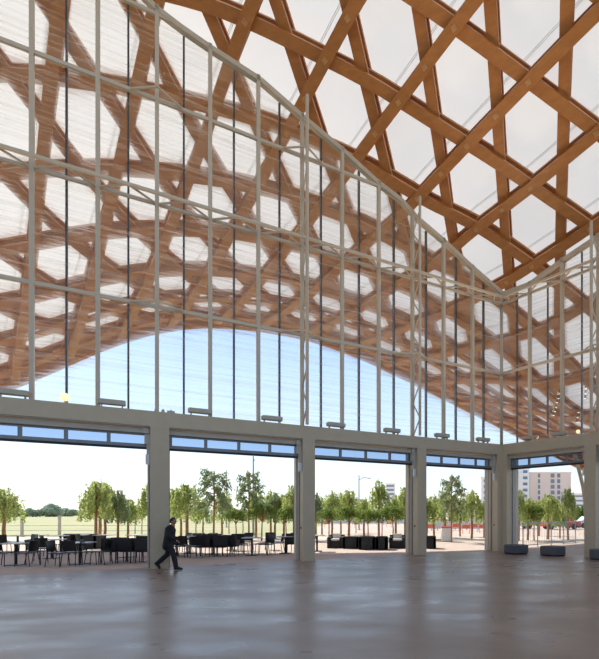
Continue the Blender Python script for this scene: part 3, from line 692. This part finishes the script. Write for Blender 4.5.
for kind,u,Y,tv,rp_ in sorted(TREES,key=lambda q:q[1]):
    pr=PROT[kind][ti%len(PROT[kind])]; ti+=1
    o=pr if pr.name not in USED else copy_tree(pr); USED.add(pr.name)
    H_,R_=DIM[kind]; h=(HY-tv)*Y/F+EYE; r=rp_*1.28*Y/F
    o.location=atdepth(u,Y,-.02); o.scale=(r/R_,r/R_,h/H_); o.rotation_euler=(0,0,random.uniform(0,6.28))
    oi=[i for i,(a_,b_,n) in enumerate(TOPN) if u<b_][0]; key=(kind,oi); cnt[key]=cnt.get(key,0)+1
    tag(o,TDESC[kind]+', '+nth(cnt[key],0)+' '+TOPN[oi][2],'tree','trees in rows beyond the terrace')

# far tree line over the field
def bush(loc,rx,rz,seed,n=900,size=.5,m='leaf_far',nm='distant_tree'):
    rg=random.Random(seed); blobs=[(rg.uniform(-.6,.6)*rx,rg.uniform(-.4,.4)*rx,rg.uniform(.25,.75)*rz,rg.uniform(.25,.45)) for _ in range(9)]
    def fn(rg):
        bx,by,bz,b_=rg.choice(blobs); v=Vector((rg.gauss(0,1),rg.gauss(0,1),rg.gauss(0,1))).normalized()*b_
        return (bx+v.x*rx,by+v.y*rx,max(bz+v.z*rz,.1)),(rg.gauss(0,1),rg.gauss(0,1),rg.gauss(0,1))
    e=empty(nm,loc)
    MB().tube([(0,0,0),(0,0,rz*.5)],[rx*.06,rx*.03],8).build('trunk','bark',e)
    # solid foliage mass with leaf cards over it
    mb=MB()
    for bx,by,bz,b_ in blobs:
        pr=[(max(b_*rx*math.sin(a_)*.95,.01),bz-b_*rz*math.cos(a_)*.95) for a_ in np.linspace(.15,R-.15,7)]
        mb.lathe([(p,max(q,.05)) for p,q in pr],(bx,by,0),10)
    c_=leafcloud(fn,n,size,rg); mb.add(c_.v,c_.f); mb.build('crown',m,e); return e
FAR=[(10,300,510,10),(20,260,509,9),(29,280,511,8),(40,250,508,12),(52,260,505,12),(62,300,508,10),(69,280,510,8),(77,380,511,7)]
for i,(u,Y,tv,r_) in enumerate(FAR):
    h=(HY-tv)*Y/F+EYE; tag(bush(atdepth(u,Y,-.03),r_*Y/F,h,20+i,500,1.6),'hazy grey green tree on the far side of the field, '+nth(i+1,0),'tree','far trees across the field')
for i,(u,Y,tv,r_) in enumerate(((574,70,508,6),(581,72,506,6),(590,70,507,6))):
    h=(HY-tv)*Y/F+EYE; tag(bush(atdepth(u,Y,-.03),r_*Y/F,h,40+i,900,.4,'leaf_round','dark_bush'),'dark green bushy tree near the right edge, '+nth(i+1,0),'tree','dark bushes by the street')
# lamp posts
def lamp(u,Y,tv,arm,lab):
    h=(HY-tv)*Y/F+EYE; e=empty('street_lamp',atdepth(u,Y,-.02))
    MB().tube([(0,0,0),(0,0,h)],[.09,.05],10).build('pole','lamp_pole',e)
    MB().lathe([(.14,0),(.14,.12),(.09,.16)],n=12).build('base','lamp_pole',e)
    mb=MB(); mb.tube([(0,0,h-.5),(arm*.5,0,h-.25),(arm,0,h-.3)],.035,6); mb.build('arm','lamp_pole',e)
    MB().bevbox((arm*1.1,0,h-.33),(abs(arm)*.4,.18,.08),.02).build('lamp_head','lamp_pole',e)
    tag(e,lab,'street lamp')
lamp(253.3,38,456,.1,'tall thin lamp pole rising above the trees right of the walking person')
lamp(359,50,475,1.0,'street lamp with arm above the trees behind the sofas')
lamp(226.5,60,470,.1,'thin far lamp pole among the trees right of the walking person')
# low posts at the field edge
for i,u in enumerate((22,59.5)):
    Y=36.2; o=empty('field_post',atdepth(u,Y,-.03)); MB().bevbox((0,0,.8),(.16,.16,1.6),.02).build('post','jamb',o); MB().bevbox((0,0,1.62),(.2,.2,.05),.01).build('cap','lamp_pole',o)
    tag(o,['wooden post at the field edge, left one','wooden post at the field edge, right one'][i],'post')
e=empty('field_railing',atdepth(40,36.4,-.03)); mb=MB()
for z in (.45,.85): mb.tube([(-9,0,z),(9,0,z)],.015,6)
mb.build('wire','lamp_pole',e); tag(e,'thin wire railing between the terrace and the field','railing')
# ------------------------------------------------------------------ buildings
def building(u0,u1,Y,tv,depth,m,name,lab,rows,cols,win='winglass',wf=.5,balc=None,rz=0):
    a_,b_=atdepth(u0,Y),atdepth(u1,Y); wd=b_.x-a_.x; h=(HY-tv)*Y/F+EYE; e=empty(name,((a_.x+b_.x)/2,Y,-.03))
    MB().box((0,depth/2,h/2),(wd,depth,h)).build('wall',m,e)
    MB().box((0,depth/2,h+.2),(wd+.4,depth+.4,.4)).build('parapet',m,e)
    fh=h/rows
    for r_ in range(rows):
        for c_ in cols:
            MB().box((c_[0]*wd,-.05,fh*(r_+.55)),(c_[1]*wd,.16,fh*wf)).build('window',win,e)
        if balc:
            MB().box((balc[0]*wd,-.6,fh*r_+fh*.15),(balc[1]*wd,1.2,fh*.30)).build('balcony','cream',e)
    tag(e,lab,'building')
building(530,571,190,473,14,'peach','apartment_block','peach rendered apartment block right of the corner column',8,[(-.28,.05),(.05,.09),(.20,.07)],wf=.7)
building(515,529.5,186,469,14,'cream','apartment_block','cream apartment block with balconies beside the peach block',8,[(.2,.3)],balc=(-.05,.7))
building(570.5,604,230,494,12,'cream','office_block','low white office block with window bands near the right edge',5,[(0,.9)],wf=.35)
building(481,500,150,478,12,'cream','apartment_block','tall cream apartment block seen left of the corner column',7,[(-.25,.2),(.15,.2)],balc=(.3,.3))
building(460,481,165,493,12,'cream','apartment_block','lower cream apartment block stepping down behind the trees',5,[(-.3,.1),(0,.1),(.3,.1)])
building(386,394.5,260,484,10,'cream','office_block','small distant grey office block above the trees behind the sofas',8,[(0,.9)],wf=.4)
# ------------------------------------------------------------------ street side
def hoard(u0,u1,Y,h,m,lab,n):
    a_,b_=atdepth(u0,Y),atdepth(u1,Y); e=empty('site_hoarding',((a_.x+b_.x)/2,Y,-.03)); wd=b_.x-a_.x
    mb=MB(); w_=wd/n
    for k in range(n): mb.bevbox((-wd/2+w_*(k+.5),0,h/2+.1),(w_*.98,.06,h-.1),.01)
    mb.build('panel',m,e)
    for k in range(n+1): MB().box((-wd/2+w_*k,.08,h/2),(.08,.08,h)).build('post','lamp_pole',e)
    tag(e,lab,'hoarding')
hoard(420,502,50,1.15,'white','long white site hoarding behind the red barriers',14)
hoard(318,420,75,1.0,'white','pale low hoarding behind the trees and the sofas',14)
def barrier():
    e=empty('safety_barrier'); mb=MB()
    mb.bevbox((0,0,.66),(1.15,.08,.38),.02); mb.build('board','orange',e)
    for sx in (-1,1):
        MB().box((sx*.5,0,.5),(.06,.06,1.0)).build('upright','orange',e); MB().box((sx*.5,0,.03),(.10,.5,.06)).build('foot','orange',e)
    return e
bp_=barrier(); BU=[(431,44),(456,47),(466,42),(474,46),(483,43),(327,60),(357,58),(389,61)]
for i,(u,Y) in enumerate(sorted(BU)):
    o=bp_ if i==0 else copy_tree(bp_); o.location=atdepth(u,Y,-.03); o.rotation_euler=(0,0,random.uniform(-.4,.4)); o.scale=(.62,.8,.9)
    tag(o,'red plastic safety barrier on the sand, '+nth(i+1,0)+' in the photo','barrier','red safety barriers')
e=empty('planter_box',ground(446.8,541.5)); MB().bevbox((0,.3,.42),(.62,.62,.84),.02).build('box','white',e); MB().bevbox((0,.3,.90),(.66,.66,.10),.02).build('lid','orange',e)
tag(e,'white square planter with red rim beside the taller tree','planter')
def car(u,Y,m,rz,lab):
    e=empty('parked_car',atdepth(u,Y,-.03),rz)
    prof=[(-2.1,.35),(-2.1,.85),(-1.5,.95),(-1.0,1.42),(.6,1.45),(1.2,.98),(2.05,.82),(2.1,.35)]
    mb=MB(); n=len(prof); vs=[(x,-.82 if z>.96 and z<1.5 and False else -.85,z) for x,z in prof]+[(x,.85,z) for x,z in prof]
    mb.add(vs,[tuple(range(n)),tuple(range(2*n-1,n-1,-1))]+[(i,i+n,(i+1)%n+n,(i+1)%n) for i in range(n)]); mb.build('car_body',m,e)
    mb=MB()
    for sy in (-.86,.86): mb.add([(-1.3,sy,.95),(.95,sy,.98),(.5,sy,1.36),(-.95,sy,1.34)],[(0,1,2,3)])
    mb.build('side_window','winglass',e)
    for x in (-1.35,1.3):
        for sy in (-.8,.8):
            MB().tube([(x,sy-.1,.32),(x,sy+.1,.32)],.32,14).build('wheel','seal',e)
    tag(e,lab,'car')
car(516,55,'car_white',.1,'white car parked behind the railing, nearest the corner column')
car(549,66,'car_blue',.2,'blue car parked behind the railing')
car(560,53,'car_red',.1,'red car parked behind the railing')
car(592,58,'car_white',0,'white car parked behind the railing, near the right edge')
e=empty('site_fence',atdepth(545,24,-.015)); p0=ground(523,547.5); p1=ground(606,540)
mb=MB(); n=7
for k in range(n+1):
    q=p0.lerp(p1,k/n)-Vector((e.location.x,e.location.y,0))
    MB().box((q.x,q.y,.65),(.05,.05,1.3)).build('post','lamp_pole',e)
for z in (1.28,.12): mb.bar(p0-Vector((e.location.x,e.location.y,-z)),p1-Vector((e.location.x,e.location.y,-z)),.04)
for k in range(1,n*8):
    q=p0.lerp(p1,k/(n*8))-Vector((e.location.x,e.location.y,0)); mb.tube([(q.x,q.y,.12),(q.x,q.y,1.28)],.006,4)
mb.build('rail','lamp_pole',e); tag(e,'thin metal railing outside the short facade opening','railing')
# curved steel leg outside the short facade
pts=[(574,452),(577,463),(580,474),(583,487),(585,500),(586,520),(586.5,545)]
Y=24.5; mb=MB(); mb.tube([atdepth(u,Y,EYE+(HY-v)*Y/F if v<545 else 0) for u,v in pts],[.10]*7,12)
o=mb.build('curved_strut','plaster',smooth=True); tag(o,'pale curved strut outside behind the right edge column','strut')

# ------------------------------------------------------------------ walking person
def skin_body(name,verts,edges,radii,m,parent,sub=2):
    me=bpy.data.meshes.new(name); me.from_pydata(verts,edges,[]); o=bpy.data.objects.new(name,me); COL.objects.link(o)
    md=o.modifiers.new('skin','SKIN'); md.use_smooth_shade=True
    lay=me.skin_vertices[0].data if me.skin_vertices else None
    if lay is None:
        bpy.context.view_layer.objects.active=o; lay=me.skin_vertices[0].data
    for i,r in enumerate(radii):
        lay[i].radius=(r if isinstance(r,tuple) else (r,r)); lay[i].use_root=(i==0)
    s_=o.modifiers.new('sub','SUBSURF'); s_.levels=sub; s_.render_levels=sub
    me.materials.append(M[m]); 
    if parent: o.parent=parent
    return o
pp=ground(169,569.6); PE=empty('person',(pp.x,pp.y,0)); PE.scale=(.96,.96,.96); 
tag(PE,'person in a black suit striding to the right in front of a column','person')
# local axes: +x is the walking direction, y depth (camera at -y), z up
J={'pel':(0,0,.90),'sp':(.02,0,1.08),'ch':(.05,0,1.27),'nk':(.085,0,1.42),'hd0':(.125,0,1.48),
 'shR':(.05,-.16,1.33),'elR':(.12,-.24,1.10),'wrR':(.33,-.21,.98),
 'shL':(.03,.16,1.33),'elL':(-.10,.23,1.12),'wrL':(-.17,.20,.90),
 'hipR':(.02,-.09,.88),'knR':(.20,-.10,.50),'anR':(.28,-.10,.09),'toR':(.47,-.11,.035),
 'hipL':(-.01,.09,.88),'knL':(-.09,.10,.50),'anL':(-.43,.10,.19),'toL':(-.36,.10,.035)}
ED=[('pel','sp'),('sp','ch'),('ch','nk'),('nk','hd0'),('ch','shR'),('shR','elR'),('elR','wrR'),('ch','shL'),('shL','elL'),('elL','wrL'),
 ('pel','hipR'),('hipR','knR'),('knR','anR'),('anR','toR'),('pel','hipL'),('hipL','knL'),('knL','anL'),('anL','toL')]
RD={'pel':(.15,.11),'sp':(.14,.10),'ch':(.16,.11),'nk':.055,'hd0':.055,'shR':.065,'elR':.045,'wrR':.03,'shL':.065,'elL':.045,'wrL':.03,
 'hipR':.09,'knR':.06,'anR':.042,'toR':.03,'hipL':.09,'knL':.06,'anL':.042,'toL':.03}
def cloth(name,chains,m,par,vox=.018):
    # tapered limbs melted into one continuous surface
    mb=MB()
    def ball(c,r_): mb.lathe([(max(r_*math.sin(a_),.002),-r_*math.cos(a_)) for a_ in np.linspace(.05,math.pi-.05,9)],c,12)
    for ch in chains:
        for c,r_ in ch: ball(c,r_)
        for (c0,r0),(c1,r1) in zip(ch,ch[1:]): mb.tube([c0,c1],[r0,r1],12)
    o=mb.build(name,m,par,smooth=True)
    d=o.modifiers.new('melt','REMESH'); d.mode='VOXEL'; d.voxel_size=vox; d.use_smooth_shade=True
    d=o.modifiers.new('soft','SMOOTH'); d.iterations=4; d.factor=.5
    return o
def sub(names,edges,rd,nm,m,par,rs=1.0,sub_=2):
    ix={n:i for i,n in enumerate(names)}
    R_=[tuple(x*rs for x in rd[n]) if isinstance(rd[n],tuple) else rd[n]*rs for n in names]
    return skin_body(nm,[J[n] for n in names],[(ix[a_],ix[b_]) for a_,b_ in edges],R_,m,par,sub_)
def off(k,dx=0,dy=0,dz=0): p=J[k]; return (p[0]+dx,p[1]+dy,p[2]+dz)
def mix(a_,b_,f_): return tuple(Vector(J[a_]).lerp(Vector(J[b_]),f_))
bc=[[(J['pel'],.10),(J['sp'],.095),(J['ch'],.10),(J['nk'],.052),(J['hd0'],.05),(off('hd0',.01,0,.05),.05)]]
for k,sy in (('R',-1),('L',1)):
    bc+=[[(J['ch'],.09),(J['sh'+k],.055),(J['el'+k],.042),(J['wr'+k],.028)],
         [(J['hip'+k],.085),(J['kn'+k],.055),(J['an'+k],.04),(J['to'+k],.028)],[(J['pel'],.10),(J['hip'+k],.085)]]
body=cloth('body',bc,'skin',PE)
# head: shaped ovoid with nose, brow, chin, ears
def head():
    bm=bmesh.new(); bmesh.ops.create_uvsphere(bm,u_segments=24,v_segments=18,radius=1)
    for v in bm.verts:
        x,y,z=v.co; zz=z*.118; xx=x*.098; yy=y*.077
        if z<-.1: k=1-.30*(-z-.1); yy*=k; xx*=(k if x<0 else 1-.10*(-z))
        if x<-.2 and z<-.3: xx*=.75
        if x>.75 and abs(y)<.28:
            if -.25<z<.15: xx+=.026*(1-abs(z+.12)/.3)*(1-abs(y)/.28)      # nose
            if -.62<z<-.42: xx+=.007                                       # lips
            if .12<z<.3: xx+=.006                                          # brow
        if x>.6 and .2<abs(y)<.55 and -.05<z<.12: xx-=.010                 # eye sockets
        v.co=(xx,yy,zz)
    for s_ in (-1,1):
        bmesh.ops.create_uvsphere(bm,u_segments=8,v_segments=6,radius=.5,matrix=Matrix.Translation((-.005,s_*.078,-.005))@Matrix.Diagonal((.045,.018,.065,1)))
    me=bpy.data.meshes.new('head'); bm.to_mesh(me); bm.free(); me.polygons.foreach_set('use_smooth',[True]*len(me.polygons)); me.materials.append(M['skin'])
    o=bpy.data.objects.new('head',me); COL.objects.link(o); o.parent=PE; o.location=(.135,0,1.565); o.rotation_euler=(0,.12,0); return o
hd=head()
bm=bmesh.new(); bmesh.ops.create_uvsphere(bm,u_segments=24,v_segments=16,radius=1)
for v in bm.verts:
    x,y,z=v.co; v.co=(x*.104-.012,y*.086,z*.116+.018)
dele=[v for v in bm.verts if (v.co.x>.052 and v.co.z<.075) or v.co.z<-.075 or (v.co.x>.0 and v.co.z<-.0)]
bmesh.ops.delete(bm,geom=dele,context='VERTS'); me=bpy.data.meshes.new('hair'); bm.to_mesh(me); bm.free(); me.materials.append(M['hair'])
o=bpy.data.objects.new('hair',me); COL.objects.link(o); o.parent=hd; sm=o.modifiers.new('s','SOLIDIFY'); sm.thickness=.02
for s_ in (-1,1):
    mb=MB(); mb.lathe([(.001,-.012),(.011,-.006),(.011,.006),(.001,.012)],(.088,s_*.031,.002),8); mb.build('eye','seal',hd)
jc=[[(off('ch',.01,0,.09),.085),(off('nk',-.012,0,-.01),.068)]]
for k,sy in (('R',-1),('L',1)):
    y=sy*.055
    jc+=[[((-.03,y,.76),.150),((0,y,.90),.148),(off('sp',0,y,0),.138),(off('ch',-.005,y,0),.142),(off('ch',0,sy*.05,.07),.105)],
         [(off('ch',0,sy*.08,.06),.09),(off('sh'+k,0,0,.0),.083),(J['el'+k],.067),(mix('el'+k,'wr'+k,.95),.050)]]
cloth('jacket',jc,'suit',PE)
tc_=[[(J['pel'],.13),((0,0,.80),.12)]]
for k in 'RL': tc_+=[[(J['pel'],.12),(J['hip'+k],.115),(J['kn'+k],.085),(J['an'+k],.072)]]
cloth('trousers',tc_,'suit',PE)
for k in 'RL':
    a_,t_=Vector(J['an'+k]),Vector(J['to'+k]); h_=a_+(Vector((-.045,0,-.045)) if k=='R' else Vector((-.06,0,-.0)))
    cloth('shoe',[[(tuple(a_),.046),(tuple(h_),.042)],[(tuple(a_),.046),(tuple(a_.lerp(t_,.6)),.043),(tuple(t_),.035)],[(tuple(h_),.04),(tuple(t_),.033)]],'seal',PE,.012)
# hands: palm with five bent fingers each
for k,dr in (('R',Vector((.85,.05,-.5))),('L',Vector((-.25,-.1,-.95)))):
    wv=Vector(J['wr'+k]); d=dr.normalized(); side=Vector((0,1,0)) ; side=(side-d*side.dot(d)).normalized(); nrm=d.cross(side).normalized()
    if k=='R': nrm=-nrm
    vs=[wv-d*.01,wv+d*.045,wv+d*.085]; rs=[(.024,.017),(.036,.016),(.036,.014)]; ed=[(0,1),(1,2)]
    hb=skin_body('palm',[tuple(v) for v in vs],ed,rs,'skin',body,1)
    for fi,(off,L) in enumerate(((-.027,.066),(-.009,.075),(.009,.070),(.026,.054))):
        b0=wv+d*.08+side*off
        p=[b0,b0+d*L*.45+nrm*.006,b0+d*L*.75+nrm*.022,b0+d*L*.9+nrm*.040]
        skin_body('finger',[tuple(v) for v in p],[(0,1),(1,2),(2,3)],[.0095,.009,.008,.007],'skin',body,1)
    b0=wv+d*.03-side*.03; p=[b0,b0+d*.03-side*.022+nrm*.01,b0+d*.058-side*.026+nrm*.022]
    skin_body('thumb',[tuple(v) for v in p],[(0,1),(1,2)],[.013,.011,.009],'skin',body,1)
